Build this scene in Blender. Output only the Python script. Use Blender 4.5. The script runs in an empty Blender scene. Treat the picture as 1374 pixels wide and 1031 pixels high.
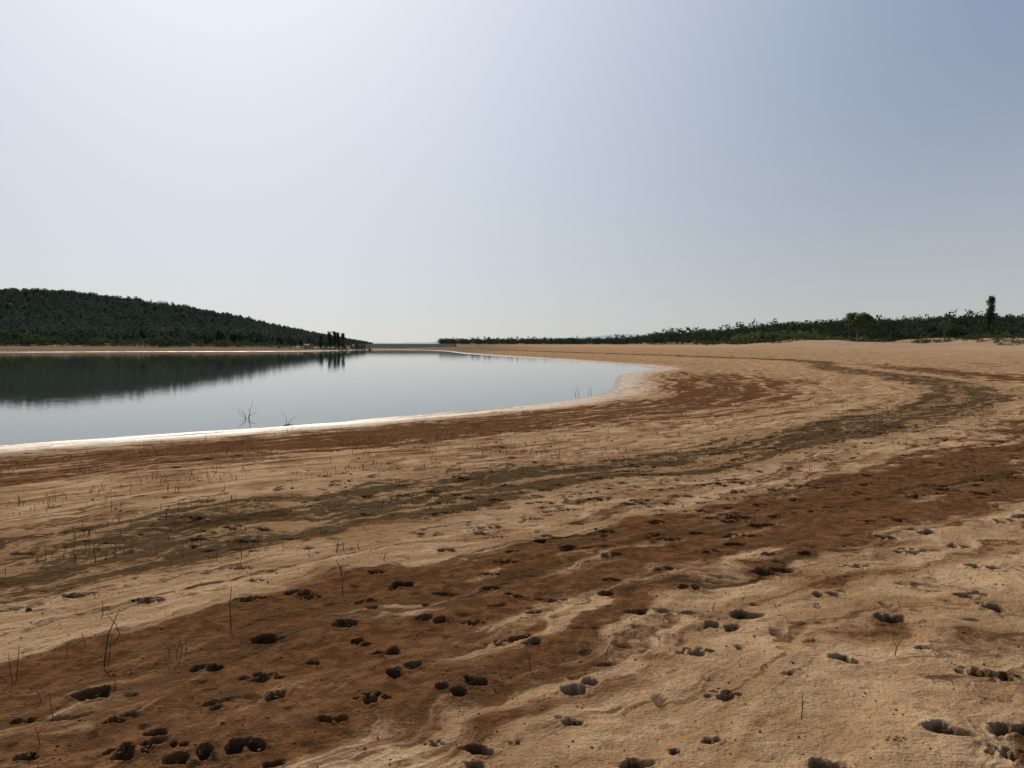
import bpy, math, numpy as np, random
from mathutils import Vector
random.seed(5); rng=np.random.default_rng(7)
EYE=2.8; F=1038.0; HOR=462.0
PITCH=math.atan((515.5-HOR)/F)
SUN_EL=math.radians(34); SUN_AZ=math.radians(-21)   # azimuth from +Y toward +X

# ---------- helpers ----------
def gp(px,py,z):
    u=(px-687)/F; v=(515.5-py)/F
    dy=math.cos(PITCH)+v*math.sin(PITCH); dz=-math.sin(PITCH)+v*math.cos(PITCH)
    t=(z-EYE)/dz
    return (u*t,dy*t)
perm=rng.permutation(256); perm=np.concatenate([perm,perm])
ga=rng.uniform(0,2*np.pi,256); gx=np.cos(ga); gy=np.sin(ga)
def pn(x,y,seed=0):
    x=np.asarray(x,float)+seed*17.37; y=np.asarray(y,float)+seed*9.71
    xi=np.floor(x).astype(np.int64); yi=np.floor(y).astype(np.int64)
    xf=x-xi; yf=y-yi; xi&=255; yi&=255
    def g(a,b,fx,fy):
        h=perm[(perm[a&255]+b)&255]; return gx[h]*fx+gy[h]*fy
    u=xf*xf*xf*(xf*(xf*6-15)+10); v=yf*yf*yf*(yf*(yf*6-15)+10)
    a=g(xi,yi,xf,yf); b=g(xi+1,yi,xf-1,yf); c=g(xi,yi+1,xf,yf-1); d=g(xi+1,yi+1,xf-1,yf-1)
    return (a*(1-u)+b*u)*(1-v)+(c*(1-u)+d*u)*v*1.0
def sst(t):
    t=np.clip(t,0,1); return t*t*(3-2*t)
def new_mesh(name,V,Fc,mat=None,smooth=False,attrs=None):
    V=np.asarray(V,np.float32); Fc=np.asarray(Fc,np.int32)
    me=bpy.data.meshes.new(name)
    k=Fc.shape[1]
    me.vertices.add(len(V)); me.vertices.foreach_set('co',V.ravel())
    me.loops.add(Fc.size); me.loops.foreach_set('vertex_index',Fc.ravel())
    me.polygons.add(len(Fc)); me.polygons.foreach_set('loop_start',np.arange(0,Fc.size,k,dtype=np.int32))
    if smooth: me.polygons.foreach_set('use_smooth',np.ones(len(Fc),bool))
    me.update(calc_edges=True)
    if attrs:
        for n,(ty,arr) in attrs.items():
            a=me.attributes.new(n,ty,'POINT')
            a.data.foreach_set('vector' if ty=='FLOAT_VECTOR' else 'value',np.asarray(arr,np.float32).ravel())
    ob=bpy.data.objects.new(name,me); bpy.context.collection.objects.link(ob)
    if mat: me.materials.append(mat)
    return ob

# ---------- shoreline ----------
spx=[(0,598),(100,591),(200,584),(300,577.5),(400,571),(500,562.5),(600,553.5),(680,547),(740,541),(795,532),(818,525),(826,516),(824,507),(845,500),(893,496),(860,491),(800,487),(750,483),(700,480),(650,477),(612,474),(600,471.5),(560,469.5),(500,469.5),(470,470.5),(420,471.5),(300,472),(200,472),(100,472.5),(0,473)]
SP=[(-420,-360),(-120,-85),(-60,-25),(-35,3.0),(-20,15.6)]+[gp(a,b,0) for a,b in spx]+[(-280,262),(-420,268),(-700,240),(-1200,200)]
SP=np.array(SP,float)
for _ in range(3):
    q=[SP[0]]
    for a,b in zip(SP[:-1],SP[1:]): q+= [a*.75+b*.25, a*.25+b*.75]
    q.append(SP[-1]); SP=np.array(q)
A=SP[:-1]; B=SP[1:]; T=B-A; LN=np.hypot(T[:,0],T[:,1]); S0=np.concatenate([[0],np.cumsum(LN)[:-1]])
def shore(x,y):
    x=np.asarray(x,float).ravel(); y=np.asarray(y,float).ravel()
    S=np.empty_like(x); D=np.empty_like(x)
    for i in range(0,len(x),20000):
        X=x[i:i+20000,None]; Y=y[i:i+20000,None]
        t=((X-A[:,0])*T[:,0]+(Y-A[:,1])*T[:,1])/(LN**2); t=np.clip(t,0,1)
        dx=X-(A[:,0]+t*T[:,0]); dy=Y-(A[:,1]+t*T[:,1]); d2=dx*dx+dy*dy
        j=np.argmin(d2,axis=1); k=np.arange(len(j))
        cr=T[j,0]*dy[k,j]-T[j,1]*dx[k,j]
        D[i:i+20000]=np.sqrt(d2[k,j])*np.where(cr<0,1,-1); S[i:i+20000]=S0[j]+t[k,j]*LN[j]
    return S,D
hd=np.array([-60,-20,-3,0,3,8,16,25,45,80,150,250]); hh=np.array([-3,-1.0,-.12,0,.11,.38,.82,1.2,1.62,2.1,2.6,2.72])
Rpx=[560,600,700,800,900,1000,1150,1300,1400,1900]; RD=[620,560,520,480,400,330,285,265,255,240]; Rtop=[460,456,458,456.5,447,440,433,429,426,423]
def heights(x,y,S,D):
    Dn=D+pn(x*.12,y*.12,3)*1.0*sst(np.abs(D)/4+.25)+pn(x*.6,y*.6,4)*.3
    h=np.interp(Dn,hd,hh)
    near=sst((D)/3)
    w=Dn+pn(x*.25,y*.25,5)*1.2
    ter=pn(w*1.1,S*.03,6)*.030+pn(w*3.1,S*.05,7)*.020+pn(w*7,S*.10,17)*.010
    h=h+ter*near*sst((120-D)/60)
    h=h+pn(x*.45,y*.45,8)*.020*near+pn(x*1.7,y*1.7,9)*.013*near
    px=np.where(y>10,687+F*x/np.maximum(y,10),687)
    Dd=np.interp(px,Rpx,RD); tp=np.interp(px,Rpx,Rtop)
    top=np.maximum((HOR-tp)/F*(Dd+80)+EYE-4.8-2.5,0)
    h=h+sst((y-Dd)/80)*top*sst((px-540)/60)
    dune=np.maximum(pn(x/30,y/14,11)+.2,0)*2.9*sst((y-130)/80)*sst((px-930)/170)
    h=h+dune+np.maximum(pn(x/9,y/7,12),0)*.6*sst((y-90)/70)*sst((px-850)/170)
    return h
def H(x,y):
    x=np.atleast_1d(np.asarray(x,float)); y=np.atleast_1d(np.asarray(y,float)); shp=x.shape; x=x.ravel(); y=y.ravel()
    S,D=shore(x,y); return heights(x,y,S,D).reshape(shp)
def gpH(px,py):
    z=1.1
    for _ in range(8):
        x,y=gp(px,py,z); z=.5*z+.5*float(H(x,y)[0])
    x,y=gp(px,py,z)
    return x,y,float(H(x,y)[0])

# ---------- node helpers ----------
def mat_new(name):
    m=bpy.data.materials.new(name); m.use_nodes=True
    nt=m.node_tree; return m,nt,nt.nodes['Principled BSDF']
class NB:
    def __init__(s,nt): s.nt=nt
    def n(s,t,**k):
        x=s.nt.nodes.new(t)
        for a,b in k.items(): setattr(x,a,b)
        return x
    def l(s,a,b): s.nt.links.new(a,b)
    def math(s,op,a,b=None,c=None,clamp=False):
        x=s.n('ShaderNodeMath',operation=op); x.use_clamp=clamp
        for i,v in enumerate((a,b,c)):
            if v is None: continue
            if isinstance(v,(int,float)): x.inputs[i].default_value=v
            else: s.l(v,x.inputs[i])
        return x.outputs[0]
    def noise(s,vec,scale,detail=4,rough=.55):
        x=s.n('ShaderNodeTexNoise'); x.inputs['Scale'].default_value=scale; x.inputs['Detail'].default_value=detail; x.inputs['Roughness'].default_value=rough
        if vec is not None: s.l(vec,x.inputs['Vector'])
        return x.outputs['Fac']
    def ramp(s,v,stops):
        x=s.n('ShaderNodeValToRGB'); e=x.color_ramp.elements
        while len(e)<len(stops): e.new(.5)
        for i,(p,c) in enumerate(stops):
            e[i].position=p
            e[i].color=(c,c,c,1) if isinstance(c,(int,float)) else (*c,1)
        s.l(v,x.inputs[0]); return x.outputs[0]
    def mr(s,v,a,b,c=0,d=1):
        x=s.n('ShaderNodeMapRange'); x.interpolation_type='SMOOTHSTEP'; s.l(v,x.inputs[0])
        for i,k in enumerate((a,b,c,d)): x.inputs[i+1].default_value=k
        return x.outputs[0]
    def mix(s,f,a,b,mode='MIX'):
        x=s.n('ShaderNodeMix',data_type='RGBA',blend_type=mode)
        if isinstance(f,(int,float)): x.inputs[0].default_value=f
        else: s.l(f,x.inputs[0])
        for i,v in ((6,a),(7,b)):
            if isinstance(v,tuple): x.inputs[i].default_value=(*v,1)
            else: s.l(v,x.inputs[i])
        return x.outputs[2]
    def comb(s,a,b,c=0.0):
        x=s.n('ShaderNodeCombineXYZ')
        for i,v in enumerate((a,b,c)):
            if isinstance(v,(int,float)): x.inputs[i].default_value=v
            else: s.l(v,x.inputs[i])
        return x.outputs[0]

# ---------- ground material ----------
gm,nt,bs=mat_new('lakebed_sand'); N=NB(nt)
at=N.n('ShaderNodeAttribute',attribute_name='sdp'); sep=N.n('ShaderNodeSeparateXYZ'); N.l(at.outputs['Vector'],sep.inputs[0])
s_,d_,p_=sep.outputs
pos=N.n('ShaderNodeNewGeometry').outputs['Position']
sxyz=N.n('ShaderNodeSeparateXYZ'); N.l(pos,sxyz.inputs[0]); wy=sxyz.outputs[1]
w1=N.noise(pos,.25,2); d2=N.math('ADD',d_,N.math('MULTIPLY',N.math('SUBTRACT',w1,.5),2.6))
w2=N.noise(pos,1.3,3); d2=N.math('ADD',d2,N.math('MULTIPLY',N.math('SUBTRACT',w2,.5),.9))
C=N.comb(N.math('MULTIPLY',s_,.085),N.math('MULTIPLY',d2,1.45))
C2=N.comb(N.math('MULTIPLY',s_,.18),N.math('MULTIPLY',N.math('ADD',d2,50),1.25))
C3=N.comb(N.math('MULTIPLY',s_,.14),N.math('MULTIPLY',N.math('ADD',d2,90),2.8))
N1=N.noise(C,1.2,6,.66); N2=N.noise(C2,2.1,5,.68); N3=N.noise(C3,1.5,4,.6); P1=N.noise(pos,1.1,5,.62); P2=N.noise(pos,9,4,.68); P3=N.noise(pos,55,3,.68)
dn=N.math('DIVIDE',d2,50,clamp=True)
rust_r=N.ramp(dn,[(0,0),(.05,.3),(.09,1),(.17,1),(.21,.7),(.26,.25),(.38,.2),(.41,1),(.435,1),(.465,.25),(.53,.3),(.60,.6),(.7,.2),(1,0)])
alg_r=N.ramp(dn,[(0,0),(.1,.35),(.14,.4),(.2,.05),(.30,.1),(.325,1),(.36,1),(.38,.2),(.42,.45),(.45,.1),(.56,.4),(.6,.1),(1,0)])
farf=N.mr(wy,48,85,1,.25)
rust=N.mr(N.math('ADD',N.math('ADD',N1,N.math('MULTIPLY',N.math('MULTIPLY',rust_r,farf),.26)),N.math('MULTIPLY',P1,.36)),.815,.92)
alg=N.mr(N.math('ADD',N.math('ADD',N2,N.math('MULTIPLY',alg_r,.24)),N.math('MULTIPLY',P2,.36)),.82,.93)
sand=N.mix(N.mr(N2,.38,.62),(.262,.156,.080),(.43,.285,.165))
sand=N.mix(N.mr(P1,.42,.66,0,.65),sand,(.208,.112,.052))
far=N.mr(d_,30,80); sand=N.mix(N.math('MULTIPLY',far,.6),sand,(.39,.275,.185))
pale=N.ramp(N.math('DIVIDE',d_,10,clamp=True),[(0,.0),(.03,.8),(.13,.9),(.26,.4),(.42,0)])
pale=N.math('MULTIPLY',pale,N.mr(wy,22,40,1,.18))
sand=N.mix(N.math('MULTIPLY',pale,N.mr(N.math('ADD',N1,N.math('MULTIPLY',P2,.3)),.5,.72,.05,1)),sand,(.54,.46,.36))
rustc=N.mix(N.mr(P2,.4,.62),(.050,.019,.007),(.125,.052,.020))
col=N.mix(N.math('MULTIPLY',rust,.88),sand,rustc)
algc=N.mix(N.mr(P2,.47,.72),(.026,.017,.008),(.082,.054,.026))
col=N.mix(N.math('MULTIPLY',alg,.88),col,algc)
lines=N.math('MULTIPLY',N.mr(N3,.54,.62),N.mr(P2,.36,.58,.3,.9))
col=N.mix(N.math('MULTIPLY',lines,farf),col,(.085,.041,.018))
sp=N.mr(P3,.58,.68); spm=N.mr(P1,.44,.62,.1,1)
col=N.mix(N.math('MULTIPLY',N.math('MULTIPLY',sp,spm),.6),col,(.05,.026,.011))
col=N.mix(.8,col,N.ramp(P3,[(.3,.65),(.5,.95),(.7,1.15)]),'MULTIPLY')
col=N.mix(N.math('MULTIPLY',p_,1.0,clamp=True),col,(.020,.011,.006))  # print and pit floors near black: damp mud plus painted shade
scr=N.math('MULTIPLY',N.mr(d_,90,170),N.mr(N.noise(pos,.09,4,.65),.5,.6))
col=N.mix(N.math('MULTIPLY',scr,.7),col,(.10,.10,.05))
nleft=N.math('MULTIPLY',N.mr(wy,215,260),N.mr(sxyz.outputs[0],20,-20))
col=N.mix(N.math('MULTIPLY',nleft,N.mr(N.noise(pos,.12,4,.6),.35,.6,.45,.85)),col,(.13,.10,.065))
wet=N.ramp(N.math('DIVIDE',d_,10,clamp=True),[(0,1),(.05,.9),(.18,.55),(.30,0)])
wetd=N.ramp(N.math('DIVIDE',d_,10,clamp=True),[(0,1),(.025,.8),(.05,0),(1,0)])
col=N.mix(N.math('MULTIPLY',wetd,.6),col,(.11,.07,.04))
N.l(col,bs.inputs['Base Color'])
N.l(N.math('SUBTRACT',.95,N.math('MULTIPLY',N.math('MULTIPLY',wet,N.mr(N1,.35,.55)),.62)),bs.inputs['Roughness'])
N.l(N.math('MULTIPLY',wet,.45),bs.inputs['Specular IOR Level'])
hb=N.math('ADD',P2,N.math('MULTIPLY',P3,.5))
bp=N.n('ShaderNodeBump'); bp.inputs['Strength'].default_value=.85; bp.inputs['Distance'].default_value=.029
N.l(hb,bp.inputs['Height']); N.l(bp.outputs[0],bs.inputs['Normal'])

# ---------- ground sheet ----------
th=np.concatenate([np.arange(-180,-40,2.0),np.arange(-40,40,.088),np.arange(40,180,2.0)])
th=np.radians(th)
r=[.3]
while r[-1]<2.2: r.append(r[-1]*1.04)
while r[-1]<5: r.append(r[-1]*1.0027)
while r[-1]<22: r.append(r[-1]*1.0018)
while r[-1]<48: r.append(r[-1]*1.0030)
while r[-1]<6000: r.append(r[-1]*1.016)
r=np.array(r); nr,ntb=len(r),len(th)
ri=np.unique(np.concatenate([np.arange(0,nr,5),[nr-1]])); ti=np.unique(np.concatenate([np.arange(0,ntb,4),[ntb-1]]))
ti=np.unique(np.concatenate([ti,np.arange(0,72),np.arange(ntb-72,ntb)]))
RR,TT=np.meshgrid(r[ri],th[ti],indexing='ij')
Sc,Dc=shore(RR*np.sin(TT),RR*np.cos(TT)); Sc=Sc.reshape(RR.shape); Dc=Dc.reshape(RR.shape)
def up(Z):
    Z1=np.empty((nr,len(ti)))
    for j in range(len(ti)): Z1[:,j]=np.interp(np.arange(nr),ri,Z[:,j])
    Z2=np.empty((nr,ntb))
    for i in range(nr): Z2[i]=np.interp(np.arange(ntb),ti,Z1[i])
    return Z2
Sg=up(Sc); Dg=up(Dc)
RR,TT=np.meshgrid(r,th,indexing='ij'); X=RR*np.sin(TT); Y=RR*np.cos(TT)
Z=heights(X,Y,Sg,Dg); PR=np.zeros_like(Z)
nearm=sst((45-RR)/20)*sst(Dg/2)
Z+= (pn(X*6,Y*6,21)*.007+pn(X*15,Y*15,22)*.005+pn(X*37,Y*37,23)*.003)*nearm
Z-= np.maximum(pn(X*2.6,Y*2.6,25)-.15,0)*.03*nearm
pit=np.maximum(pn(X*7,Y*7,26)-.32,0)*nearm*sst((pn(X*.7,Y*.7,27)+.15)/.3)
Z-=pit*.12; PR=np.maximum(PR,np.clip(pit*3,0,.5))  # small pits join the painted-shade mask

def lobe(cx,cy,a,b,ang,depth,seed):
    rc=math.hypot(cx,cy); tc=math.atan2(cx,cy); ext=max(a,b)*2.1
    i0,i1=np.searchsorted(r,[rc-ext,rc+ext]); j0,j1=np.searchsorted(th,[tc-ext/rc,tc+ext/rc])
    if i1<=i0 or j1<=j0: return
    x=X[i0:i1,j0:j1]-cx; y=Y[i0:i1,j0:j1]-cy
    u=(x*math.cos(ang)+y*math.sin(ang))/a; v=(-x*math.sin(ang)+y*math.cos(ang))/b
    k0=1.0/max(a,b)
    rho=np.hypot(u,v)*(1+pn(X[i0:i1,j0:j1]*k0,Y[i0:i1,j0:j1]*k0,seed)*.6+pn(X[i0:i1,j0:j1]*k0*2.7,Y[i0:i1,j0:j1]*k0*2.7,seed)*.2)
    k=sst((1.08-rho)/.38)
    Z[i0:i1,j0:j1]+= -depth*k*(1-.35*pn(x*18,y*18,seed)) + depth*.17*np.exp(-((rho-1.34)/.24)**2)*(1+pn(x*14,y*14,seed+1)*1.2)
    PR[i0:i1,j0:j1]=np.maximum(PR[i0:i1,j0:j1],k*.82)  # mask for the dark painted inside each print, deepening its shade
def footprint(x,y,w,depth,seed):
    typ=random.random(); ang=random.gauss(0,.45)
    a=w*.5
    if typ<.5:
        for sg in (-1,1):
            lobe(x+sg*a*.52*math.cos(ang),y+sg*a*.52*math.sin(ang)+random.gauss(0,.02),a*random.uniform(.38,.55),a*random.uniform(.4,.75),ang+sg*.3,depth*random.uniform(.7,1.1),seed+sg)
    elif typ<.78:
        lobe(x,y,a*.9,a*random.uniform(.4,.6),ang,depth,seed)
        lobe(x+random.uniform(-.7,.7)*a,y+a*.5,a*.4,a*.32,ang,depth*.6,seed+3)
    else:
        lobe(x,y,a*.5,a*.42,ang,depth*.9,seed)
        for q in (-1.2,-.4,.4,1.2):
            lobe(x+a*.95*math.sin(q),y+a*.8*math.cos(q),a*.26,a*.28,-q,depth*.6,seed+4)
man=[(125,932,40),(168,1012,50),(210,990,42),(255,1018,52),(330,1000,46),(350,912,48),(370,935,38),(278,898,38),(497,940,42),(448,965,38),(518,877,35),(543,897,48),(486,864,28),(605,920,42),(641,915,38),(670,865,30),(706,858,50),(635,838,28),(640,1018,52),(780,922,50),(935,878,42),(972,937,42),(1003,828,46),(1135,887,40),(1195,832,38),(1272,980,58),(1355,978,40),(1355,1015,40),(1312,905,38),(1352,912,38),(855,823,36),(820,778,26),(745,806,28),(925,788,30),(1108,798,34),(1150,762,32),(1320,762,32),(1300,797,36),(1335,818,30),(580,832,46),(490,808,28),(660,790,28),(690,800,25),(812,797,25),(540,785,33),(955,995,30),(770,970,32),(1205,995,22),(583,1000,25),(850,1028,48),(1110,1028,48),(285,945,25),(890,762,24),(1040,768,42),(1080,742,28),(340,780,20),(358,860,36),(465,838,36),(100,800,30),(35,965,25),(1225,742,30),(716,822,25),(152,968,26),(30,1018,30),(1245,715,28),(600,738,26),(500,768,24),(655,772,24),(820,745,26),(955,740,26),(640,712,22),(740,720,22),(880,700,24),(980,690,24),(560,716,20),(1010,720,24),(690,740,20),(1165,700,26),(1290,735,26),(1350,700,26),(365,1025,30),(690,998,18),(755,962,18),(905,1010,20),(1060,905,18),(1240,870,22),(1085,860,20),(420,890,20),(240,1000,22)]
pl=[]
for i,(a,b,w) in enumerate(man):
    x,y,z=gpH(a,b); sz=w/F*math.hypot(x,y)
    footprint(x,y,sz*1.08,min(.052,sz*.32),i); pl.append((x,y))
nf=26000
cx=rng.uniform(-10,26,nf); cy=rng.uniform(3.2,32,nf); Ss,Ds=shore(cx,cy); cpx=687+F*cx/cy
den=np.exp(-((Ds-19.6)/3.4)**2)*.8+.35*((Ds>9)&(Ds<38))
den*=np.clip((cpx+150)/800,.2,1.0)*np.clip(pn(cx*.5,cy*.5,31)*2.2+.85,.12,1.2)
den*=np.where(cy<5.2,.16,np.where(cy<7,.5,1))*np.where(cpx>1500,0,1)*np.where(cpx<-50,0,1)
keep=rng.uniform(0,1,nf)<den*.25
cnt=0
for x,y in zip(cx[keep],cy[keep]):
    if y<7 and min((x-a)**2+(y-b)**2 for a,b in pl)<.06: continue
    footprint(x,y,random.uniform(.12,.23)*(1+max(0,y-8)*.035),random.uniform(.042,.068),cnt%40); cnt+=1
V=np.stack([X,Y,Z],-1).reshape(-1,3)
idx=np.arange(nr*ntb).reshape(nr,ntb); nx=np.roll(idx,-1,axis=1)
FF=np.stack([idx[:-1],idx[1:],nx[1:],nx[:-1]],-1).reshape(-1,4)[:,::-1]
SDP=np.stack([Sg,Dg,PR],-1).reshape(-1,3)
V=np.concatenate([V,[[0,0,Z[0].mean()]]]); SDP=np.concatenate([SDP,[[Sg[0].mean(),Dg[0].mean(),0]]])
c=len(V)-1
jj=np.arange(0,ntb-1,2); cf=np.stack([np.full(len(jj),c),idx[0][(jj+2)%ntb],idx[0][jj+1],idx[0][jj]],-1)
FF=np.concatenate([FF,cf])
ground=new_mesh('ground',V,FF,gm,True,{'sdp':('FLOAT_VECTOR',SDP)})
del X,Y,Z,PR,Sg,Dg,V,FF,SDP,RR,TT

# ---------- water ----------
wm,nt,bs=mat_new('lake_water'); N=NB(nt)
bs.inputs['Base Color'].default_value=(.034,.042,.034,1); bs.inputs['IOR'].default_value=1.33; bs.inputs['Roughness'].default_value=.025
pos=N.n('ShaderNodeNewGeometry').outputs['Position']
mp=N.n('ShaderNodeMapping'); mp.inputs['Scale'].default_value=(.6,1.6,1); N.l(pos,mp.inputs[0])
bp=N.n('ShaderNodeBump'); bp.inputs['Strength'].default_value=.18; bp.inputs['Distance'].default_value=.01
N.l(N.noise(mp.outputs[0],2.0,3,.5),bp.inputs['Height']); N.l(bp.outputs[0],bs.inputs['Normal'])
new_mesh('lake_water',[(-1500,-420,0),(70,-420,0),(70,560,0),(-1500,560,0)],[(0,1,2,3)],wm)

# ---------- foliage ----------
def fol_mat(name,c1,c2,trans=.2):
    m,nt,bs=mat_new(name); N=NB(nt)
    a=N.n('ShaderNodeAttribute',attribute_name='tint').outputs['Fac']
    col=N.mix(a,c1,c2)
    df=N.n('ShaderNodeBsdfDiffuse'); N.l(col,df.inputs[0])
    tr=N.n('ShaderNodeBsdfTranslucent'); N.l(col,tr.inputs[0]); mx=N.n('ShaderNodeMixShader'); mx.inputs[0].default_value=trans
    N.l(df.outputs[0],mx.inputs[1]); N.l(tr.outputs[0],mx.inputs[2]); N.l(mx.outputs[0],nt.nodes['Material Output'].inputs[0])
    nt.nodes.remove(bs)
    return m
def leaves(centres,size,rg=rng):
    n=len(centres); a=rg.normal(size=(n,3)); a/=np.linalg.norm(a,axis=1,keepdims=True)
    b=rg.normal(size=(n,3)); b-=a*(a*b).sum(1,keepdims=True); b/=np.linalg.norm(b,axis=1,keepdims=True)
    sz=np.asarray(size)*rg.uniform(.6,1.3,n)
    a=a*sz[:,None]; b=b*sz[:,None]*.7
    Vv=np.stack([centres-a,centres-b*.9,centres+a,centres+b],1).reshape(-1,3)
    return Vv,np.arange(n*4).reshape(n,4)
_acc={}
def acc(Vl):
    k=id(Vl); c,t=_acc.get(k,(0,0))
    if c>len(Vl): c,t=0,0
    for v in Vl[c:]: t+=len(v)
    _acc[k]=(len(Vl),t); return t
def tube(Vl,Fl,pts,rad,n=6):
    base=sum(len(v) for v in Vl) if len(Vl)<100 else acc(Vl)
    rings=[]
    pts=[Vector(p) for p in pts]
    for i,p in enumerate(pts):
        t=(pts[min(i+1,len(pts)-1)]-pts[max(i-1,0)]).normalized()
        u=t.cross(Vector((.31,.9,.2))).normalized(); v=t.cross(u)
        for k in range(n):
            q=2*math.pi*k/n; rings.append(tuple(p+(u*math.cos(q)+v*math.sin(q))*rad[i]))
    Vl.append(np.array(rings))
    f=[]
    for i in range(len(pts)-1):
        for k in range(n):
            f.append((base+i*n+k,base+i*n+(k+1)%n,base+(i+1)*n+(k+1)%n,base+(i+1)*n+k))
    Fl.append(np.array(f))
def template(kind,nl,seed):
    rg=np.random.default_rng(seed)
    if kind=='pine':
        z=rg.beta(1.5,1.7,nl)*.82+.18; rad=.25*np.sqrt(np.clip(1-((z-.5)/.52)**2,0.02,1))*(1.3-z*.85)
        q=rg.uniform(0,2*np.pi,nl); rr=rad*rg.uniform(.3,1,nl)**.5
        c=np.stack([rr*np.cos(q),rr*np.sin(q),z],-1); return leaves(c,.068,rg)
    cl=rg.normal(size=(11,3))*np.array([.26,.26,.16])+np.array([0,0,.55])
    cl[:,2]=np.clip(cl[:,2],.2,.88)
    k=rg.integers(0,11,nl); v=rg.normal(size=(nl,3)); v/=np.linalg.norm(v,axis=1,keepdims=True)
    c=cl[k]+v*rg.uniform(.05,.19,nl)[:,None]; c[:,2]=np.clip(c[:,2],.02,1.02)
    return leaves(c,.06,rg)
def forest(name,P,Hs,kind,nl,mat,tint,wid=1.0):
    tm=[template(kind,nl,100+i) for i in range(8)]
    VV=[];TI=[]
    n=len(P)
    for i in range(n):
        v=tm[i%8][0]; q=rng.uniform(0,6.28); c,s=math.cos(q),math.sin(q); w=Hs[i]*wid*rng.uniform(.85,1.25)
        o=np.empty_like(v); o[:,0]=(v[:,0]*c-v[:,1]*s)*w; o[:,1]=(v[:,0]*s+v[:,1]*c)*w; o[:,2]=v[:,2]*Hs[i]; o+=P[i]
        VV.append(o); TI.append(np.clip(tint[i]+np.repeat(rng.normal(0,.12,len(v)//4),4),0,1))
    VV=np.concatenate(VV); return new_mesh(name,VV,np.arange(len(VV)).reshape(-1,4),mat,False,{'tint':('FLOAT',np.concatenate(TI))})
pine_m=fol_mat('hazed_pine_needles',(.042,.058,.052),(.068,.086,.060),.35)  # pine colour lifted and cooled, distance haze painted into the needles
bush_m=fol_mat('scrub_leaves',(.028,.040,.026),(.082,.10,.046),.32)
leaf_m=fol_mat('broadleaf',(.050,.070,.028),(.11,.14,.05),.4)

# left hill
Hpx=[-1200,-700,-300,0,100,190,250,300,350,400,450,500,530]; Hpy=[430,400,388,390,396,403.5,414,424,434,443.5,452,460,463]
YR=760.
def treeh(px): return np.interp(px,[-1000,300,400,450,500],[8,7.5,6,4,1.6])
def hill(px,y):
    tp=np.interp(px,Hpx,Hpy); Rr=np.maximum((HOR-tp)/F*YR+EYE-treeh(px)*.9-2.6,0)
    x=(px-687)/F*y
    t=sst((y-335)/(YR-335))*(1-.6*sst((y-YR)/600))
    return x,Rr*t+(pn(x/70,y/70,41)*6+pn(x/25,y/25,42)*2)*t*np.clip(Rr/20,0,1)
hp=np.linspace(-1200,530,160); hy=np.linspace(325,1500,120); HP,HY=np.meshgrid(hp,hy); hx,hz=hill(HP,HY)
gz=H(hx,HY)
hz2=np.where(hz>.05,hz+gz-.1,gz-.8)
hm,nt,bs=mat_new('hill_scrub'); N=NB(nt); pos=N.n('ShaderNodeNewGeometry').outputs['Position']
N.l(N.mix(N.mr(N.noise(pos,.03,5,.7),.42,.62),(.06,.07,.05),(.20,.155,.11)),bs.inputs['Base Color']); bs.inputs['Roughness'].default_value=.95
idx=np.arange(HP.size).reshape(HP.shape)
new_mesh('wooded_hill',np.stack([hx,HY,hz2],-1).reshape(-1,3),np.stack([idx[:-1,:-1],idx[:-1,1:],idx[1:,1:],idx[1:,:-1]],-1).reshape(-1,4),hm,True)
def place_hill(n,y0,y1,p0,p1):
    y=np.sqrt(rng.uniform(y0**2,y1**2,n)); p=rng.uniform(p0,p1,n); return p,y
p,y=place_hill(11800,350,800,-330,500)
bare=((p>190)&(p<245)&(y>640)&(y<770)&(rng.uniform(0,1,len(p))<.9))|((pn((p-687)/F*y/40,y/40,44)>.36)&(rng.uniform(0,1,len(p))<.6))
p=p[~bare]; y=y[~bare]; x,hz=hill(p,y); z=H(x,y)+hz-.3
forest('pine_forest',np.stack([x,y,z],-1),rng.uniform(.7,1.15,len(p))*treeh(p),'pine',95,pine_m,np.clip(rng.normal(.4,.25,len(p)),0,1),1.15)
p,y=place_hill(760,322,372,-330,490); x,hz=hill(p,y); z=H(x,y)+hz-.2
hsz=rng.uniform(1.6,5.2,len(p))*np.clip((510-p)/250,.2,1)
forest('shore_scrub',np.stack([x,y,z],-1),hsz,'bush',150,bush_m,np.clip(rng.normal(.5,.3,len(p)),0,1),1.1)
# right woodland
n=3200; p=rng.uniform(590,1750,n); Dd=np.interp(p,Rpx,RD); y=Dd+rng.uniform(0,125,n); x=(p-687)/F*y; z=H(x,y)-.3
forest('woodland',np.stack([x,y,z],-1),rng.uniform(3.0,6.6,n)*np.where(p<860,.8,1)*np.where(rng.uniform(0,1,n)<.07,1.35,1),'bush',130,bush_m,np.clip(rng.normal(.18,.2,n),0,1),1.15)
n=520; p=rng.uniform(930,1600,n); Dd=np.interp(p,Rpx,RD); y=Dd-rng.uniform(-15,1,n)-rng.uniform(0,1,n)**2.0*100; x=(p-687)/F*y; z=H(x,y)-.1
forest('scrub',np.stack([x,y,z],-1),rng.uniform(.5,2.6,n),'bush',150,bush_m,np.clip(rng.normal(.45,.3,n),0,1),1.7)
n=40; p=rng.uniform(985,1120,n); y=rng.uniform(262,300,n); x=(p-687)/F*y; z=H(x,y)-.1
forest('green_shrubs',np.stack([x,y,z],-1),rng.uniform(3.0,5.0,n),'bush',240,leaf_m,np.clip(rng.normal(.6,.25,n),0,1),1.2)

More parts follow.
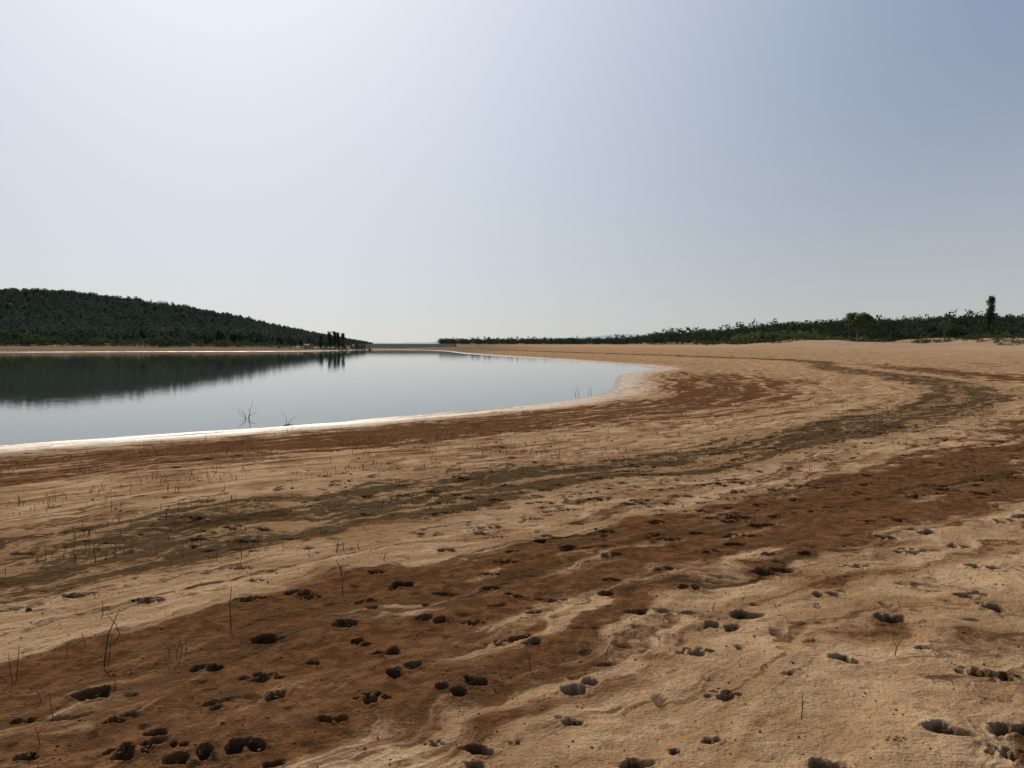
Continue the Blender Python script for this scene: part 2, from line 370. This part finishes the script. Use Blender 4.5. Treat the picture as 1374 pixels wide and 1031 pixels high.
bark,nt,bs=mat_new('bark'); N=NB(nt); pos=N.n('ShaderNodeNewGeometry').outputs['Position']
N.l(N.mix(N.noise(pos,9,5),(.05,.038,.028),(.16,.125,.09)),bs.inputs['Base Color']); bs.inputs['Roughness'].default_value=.9
def tree(name,px,dist,toppy,wd,kind,nl,ls,zb0=.2,lm=None):
    x=(px-687)/F*dist; z0=float(H(x,dist)[0])-.15
    ht=EYE+(HOR-toppy)/F*dist-z0
    root=bpy.data.objects.new(name,None); bpy.context.collection.objects.link(root); root.location=(x,dist,z0)
    Vl,Fl=[],[]; rg=np.random.default_rng(int(px))
    tr=ht*.025
    if kind=='poplar':
        tube(Vl,Fl,[(0,0,0),(.04,0,ht*.3),(0,.05,ht*.6),(0,0,ht*.95)],[tr,tr*.8,tr*.5,tr*.1],7)
        tips=[]
        for i in range(34):
            q=rg.uniform(0,6.28); zb=rg.uniform(.08,.9)*ht; L=wd*.5*rg.uniform(.6,1)*np.sin(np.clip(zb/ht*2.5+.45,0,2.95))**.6
            e=(L*math.cos(q),L*math.sin(q),min(zb+L*2.0,ht*.98)); tube(Vl,Fl,[(0,0,zb),(e[0]*.6,e[1]*.6,zb+L*.7),e],[tr*.3,tr*.2,tr*.05],4); tips.append(((0,0,zb),e))
        c=[]
        for i in range(nl):
            a,b=tips[rg.integers(0,len(tips))]; t=rg.uniform(.2,1.05); c.append(np.array(a)*(1-t)+np.array(b)*t+rg.normal(size=3)*np.array([.09,.09,.16])*wd)
    else:
        tube(Vl,Fl,[(0,0,0),(.1,0,ht*.16),(.05,.1,ht*.34),(0,.1,ht*.75)],[tr*1.4,tr*1.1,tr*.9,tr*.3],8)
        tips=[]; zc=ht*(zb0+1)/2; hv=ht*(1-zb0)/2*.86
        for i in range(26):
            q=i*2.4+rg.uniform(-.3,.3); cz_=rg.uniform(-.9,.95); rr_=math.sqrt(1-cz_*cz_)*rg.uniform(.7,1)
            e=(wd*.40*rr_*math.cos(q),wd*.40*rr_*math.sin(q),zc+hv*.85*cz_); zb=max(ht*.15,e[2]-ht*.28)
            tube(Vl,Fl,[(0.05,.05,zb),(e[0]*.5,e[1]*.5,zb+(e[2]-zb)*.6),e],[tr*.5,tr*.3,tr*.08],5); tips.append(e)
        c=[]
        for i in range(nl):
            k=rg.integers(0,len(tips)); v=rg.normal(size=3); v/=np.linalg.norm(v); c.append(np.array(tips[k])+v*rg.uniform(.05,1)**.5*wd*.14*np.array([1.1,1.1,.75]))
    c=np.array(c); c[:,2]=np.clip(c[:,2],ht*.1,ht*1.02)
    t=new_mesh('trunk_and_limbs',np.concatenate(Vl),np.concatenate(Fl),bark,True); t.parent=root
    v,f=leaves(c,ls,rg); cr=new_mesh('crown',v,f,lm or (leaf_m if kind!='poplar' else bush_m),False,{'tint':('FLOAT',np.repeat(np.clip(rg.normal(.35,.25,len(c)),0,1),4))}); cr.parent=root
tree('broadleaf_tree',1150,255,416,9.6,'round',5200,.20,.34)
tree('poplar_tree',1327,250,399,2.9,'poplar',4200,.19)
for px,tpy in ((431,450),(443,446),(449,445.5),(454,447),(460,448)):
    tree('poplar_tree',px,352,tpy,2.4,'poplar',1000,.22)
tree('broadleaf_tree',1063,290,430,2.8,'round',1000,.16,.5)
tree('broadleaf_tree',1266,232,428,4.4,'round',800,.12,.3)
tree('broadleaf_tree',222,338,449,6.5,'round',2600,.2,.1)
tree('broadleaf_tree',40,342,444,9,'round',2600,.22,.1)
tree('broadleaf_tree',5,345,442,8,'round',2200,.22,.1)

# distant hills
dpx=np.linspace(380,1150,160); dtp=np.interp(dpx,[380,470,540,600,680,740,780,800,830,850,880,950,1050,1150],[462,459.5,460,459,457.5,453.5,453,451,448,448.5,453,454,459,462])
rows=[]
for k,(yy,f) in enumerate(((3600,0),(3900,.55),(4300,1),(5000,.2))):
    zt=2+f*((HOR-dtp)/F*4300+ (pn(dpx*.05,dpx*0+k,51)*5 if 0<f else 0)); rows.append(np.stack([(dpx-687)/F*yy,np.full_like(dpx,yy),zt],-1))
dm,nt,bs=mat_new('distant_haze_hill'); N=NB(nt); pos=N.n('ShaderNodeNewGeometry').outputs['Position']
N.l(N.mix(N.noise(pos,.004,4),(.18,.23,.31),(.25,.30,.36)),bs.inputs['Base Color']); bs.inputs['Roughness'].default_value=1  # aerial haze painted into the hill colour as blue-grey
idx=np.arange(640).reshape(4,160)
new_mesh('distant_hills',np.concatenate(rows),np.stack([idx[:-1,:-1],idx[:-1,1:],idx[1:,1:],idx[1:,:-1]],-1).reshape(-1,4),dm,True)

# dam
cm,nt,bs=mat_new('dam_stone'); N=NB(nt); pos=N.n('ShaderNodeNewGeometry').outputs['Position']
N.l(N.mix(N.noise(pos,.6,5,.7),(.20,.18,.15),(.36,.33,.28)),bs.inputs['Base Color']); bs.inputs['Roughness'].default_value=.9
x0,x1=(484-687)/F*420,(612-687)/F*420
sec=[(396,-1),(414,2.4),(414,2.95),(414.5,2.95),(414.5,2.5),(420,2.5),(420,2.9),(420.5,2.9),(420.5,2.4),(436,-1)]
xs=np.linspace(x0,x1,25); V=np.array([(a,b,c) for a in xs for b,c in sec]); m=len(sec)
new_mesh('dam',V,[(i*m+k,i*m+(k+1)%m,(i+1)*m+(k+1)%m,(i+1)*m+k) for i in range(24) for k in range(m)],cm)

# ---------- stems, debris, clods ----------
stm,nt,bs=mat_new('dry_stem'); N=NB(nt); pos=N.n('ShaderNodeNewGeometry').outputs['Position']
N.l(N.mix(N.noise(pos,14,3),(.04,.025,.015),(.13,.08,.045)),bs.inputs['Base Color']); bs.inputs['Roughness'].default_value=.9
Vl,Fl=[],[]
def stem(x,y,z,h,rad):
    a=random.uniform(0,6.28); l=random.uniform(.05,.6)*h; b=random.uniform(-.2,.2)*h
    tube(Vl,Fl,[(x,y,z-.02),(x+l*.3*math.cos(a)+b*.3,y+l*.3*math.sin(a),z+h*.5),(x+l*math.cos(a),y+l*math.sin(a),z+h)],[rad,rad*.8,rad*.35],4)
    if h>.07 and random.random()<.5:
        q=random.uniform(0,6.28); tube(Vl,Fl,[(x+l*.3*math.cos(a)+b*.3,y+l*.3*math.sin(a),z+h*.5),(x+l*.3*math.cos(a)+h*.3*math.cos(q),y+h*.3*math.sin(q)+l*.3*math.sin(a),z+h*.85)],[rad*.6,rad*.25],4)
for a,b,hp_ in [(18,915,32),(22,912,36),(57,942,18),(72,965,32),(115,868,18),(140,885,56),(146,882,28),(163,852,30),(154,922,26),(235,882,24),(243,878,26),(250,872,18),(228,880,16),(310,838,48),(325,748,30),(345,728,24),(336,742,20),(460,800,36),(800,855,20),(812,885,30),(712,900,28),(1075,965,30),(955,820,16),(210,745,18),(232,760,16),(180,770,16),(90,880,18),(55,1000,28),(380,735,20),(405,725,14),(300,660,14),(395,655,12),(670,905,18),(1200,880,24),(245,745,20),(270,730,18),(290,750,22),(120,745,20),(60,760,18),(430,715,16)]:
    x,y,z=gpH(a,b); h=hp_/F*math.hypot(x,y); stem(x,y,z,h,max(.003,.0036*h/.15))
n=17000; x=rng.uniform(-22,14,n); y=rng.uniform(5,38,n); S_,D_=shore(x,y); z=heights(x,y,S_,D_); cpx=687+F*x/y
for i in range(n):
    dd=.5*math.exp(-((D_[i]-17)/1.6)**2)+.5*math.exp(-((D_[i]-13)/1.2)**2)+.5*math.exp(-((D_[i]-8)/3)**2)+.04
    if D_[i]<1.5 or cpx[i]<-150 or random.random()>dd*(1.0 if cpx[i]<750 else .3)*max(.06,.5+2.6*float(pn(x[i]*.5,y[i]*.5,61))): continue
    for k in range(random.choice((1,2,3))):
        h=random.uniform(.03,.12); stem(x[i]+random.gauss(0,.07),y[i]+random.gauss(0,.07),z[i],h,random.uniform(.0035,.0065))
new_mesh('dry_stems',np.concatenate(Vl),np.concatenate(Fl),stm)
def branch(name,px,py,segs):
    Vl2,Fl2=[],[]; x,y=gp(px,py,0); k=y/F
    for pts,r0 in segs:
        tube(Vl2,Fl2,[(a*k,dy,b*k) for a,dy,b in pts],[r0*(1-.75*i/(len(pts)-1)) for i in range(len(pts))],5)
    o=new_mesh(name,np.concatenate(Vl2),np.concatenate(Fl2),stm); o.location=(x,y,0)
branch('dead_branch',332,562,[([(-2,0,-3),(-4,.1,5),(-12,.2,12)],.014),([(2,0,-3),(2,.1,8),(0,.1,14)],.012),([(0,0,-3),(5,-.1,10),(8,0,26)],.012),([(-3,0,3),(-8,-.2,9),(-9,-.3,15)],.008),([(3,0,4),(9,.2,8),(11,.2,10)],.008),([(-1,0,0),(-6,0,2),(-14,.2,5)],.009)])
branch('dead_branch',385,572,[([(-6,0,-1),(0,.1,2),(8,0,2)],.03),([(0,0,0),(-2,.1,10),(-8,.1,22)],.009),([(2,0,0),(4,0,7),(9,.1,12),(13,.1,11)],.012)])
branch('dead_branch',772,530,[([(0,0,-1),(1,0,6),(3,0,12)],.014),([(4,0,-1),(5,0,5),(4,0,9)],.012)])
branch('dead_branch',793,528,[([(0,0,-1),(0,0,6),(-2,0,11)],.014),([(-4,0,-1),(-3,0,4),(-5,0,8)],.012)])
def clods(name,n,xr,yr,smin,smax,mat,fn):
    x=rng.uniform(*xr,n); y=rng.uniform(*yr,n); S_,D_=shore(x,y); k=rng.uniform(0,1,n)<fn(x,y,D_); x,y,S_,D_=x[k],y[k],S_[k],D_[k]
    z=heights(x,y,S_,D_); n=len(x); sz=smin*(smax/smin)**(rng.uniform(0,1,n)**2)
    b=np.array([(1,0,0),(0,1,0),(-1,0,0),(0,-1,0),(0,0,.8),(0,0,-.6)],float); tri=np.array([(0,1,4),(1,2,4),(2,3,4),(3,0,4),(1,0,5),(2,1,5),(3,2,5),(0,3,5)])
    v=b[None]*sz[:,None,None]*rng.uniform(.5,1.4,(n,6,1)); q=rng.uniform(0,6.28,n)[:,None]; vx=v[...,0]*np.cos(q)-v[...,1]*np.sin(q); vy=v[...,0]*np.sin(q)+v[...,1]*np.cos(q)
    v=np.stack([vx+x[:,None],vy+y[:,None],v[...,2]+z[:,None]+sz[:,None]*.2],-1)
    new_mesh(name,v.reshape(-1,3),(tri[None]+np.arange(n)[:,None,None]*6).reshape(-1,3),mat)
cd,nt,bs=mat_new('mud_clod'); N=NB(nt); pos=N.n('ShaderNodeNewGeometry').outputs['Position']
N.l(N.mix(N.mr(N.noise(pos,5,3),.4,.6),(.07,.035,.018),(.22,.125,.062)),bs.inputs['Base Color']); bs.inputs['Roughness'].default_value=.95
clods('mud_clods',80000,(-7,10),(2.2,13),.0015,.009,cd,lambda x,y,D:np.clip(.25+.8*np.exp(-((D-21.5)/1.5)**2)+pn(x*1.5,y*1.5,71),0,1)*np.clip(6/y,.2,1))
clods('plant_debris',60000,(-26,30),(5,48),.006,.036,cd,lambda x,y,D:(D>1)*np.clip(.8*np.exp(-((D-17)/1.3)**2)+.6*np.exp(-((D-7)/1.8)**2)+.3*np.exp(-((D-12)/.8)**2)+.06,0,1)*np.clip(.35+2.8*pn(x*.5,y*.5,73),0,1))

# ---------- light ----------
w=bpy.data.worlds.new('World'); bpy.context.scene.world=w; w.use_nodes=True; nt=w.node_tree; N=NB(nt)
sk=nt.nodes.new('ShaderNodeTexSky'); sk.sky_type='NISHITA'; sk.sun_disc=False; sk.sun_elevation=SUN_EL; sk.sun_rotation=SUN_AZ
sk.air_density=1.0; sk.dust_density=1.0; sk.ozone_density=1.5; sk.altitude=700
STR=.085
dv=Vector((math.sin(SUN_AZ)*math.cos(SUN_EL),math.cos(SUN_AZ)*math.cos(SUN_EL),math.sin(SUN_EL)))
tc=N.n('ShaderNodeTexCoord').outputs['Generated']
sp=N.n('ShaderNodeSeparateXYZ'); N.l(tc,sp.inputs[0])
dt=N.n('ShaderNodeVectorMath',operation='DOT_PRODUCT'); N.l(tc,dt.inputs[0]); dt.inputs[1].default_value=dv
def k(c): return tuple(v/STR for v in c)
haze=N.mix(N.mr(sp.outputs[2],-.08,.40),k((.51,.525,.515)),k((.26,.325,.455)))
glow=N.n('ShaderNodeMapRange'); N.l(dt.outputs['Value'],glow.inputs[0]); glow.inputs[1].default_value=.60; glow.inputs[2].default_value=1.0
glow=N.math('POWER',glow.outputs[0],2.0)
haze=N.mix(glow,haze,k((.90,.94,1.0)))
skyc=N.mix(.12,haze,sk.outputs[0])
bg=nt.nodes['Background']; bg.inputs[1].default_value=STR; nt.links.new(skyc,bg.inputs[0])
sl=bpy.data.lights.new('sun','SUN'); sl.energy=4.6; sl.angle=math.radians(.5); sl.color=(1,.905,.77)
so=bpy.data.objects.new('sun',sl); bpy.context.collection.objects.link(so)
so.rotation_euler=dv.to_track_quat('Z','Y').to_euler()
# ---------- camera ----------
cam=bpy.data.cameras.new('camera'); co=bpy.data.objects.new('camera',cam); bpy.context.collection.objects.link(co)
co.location=(0,0,EYE); co.rotation_euler=(math.pi/2-PITCH,0,0); cam.sensor_width=36; cam.lens=36*F/1374; cam.clip_end=20000; cam.clip_start=.05
sc=bpy.context.scene; sc.camera=co; sc.view_settings.view_transform='Standard'; sc.view_settings.look='None'; sc.view_settings.exposure=0
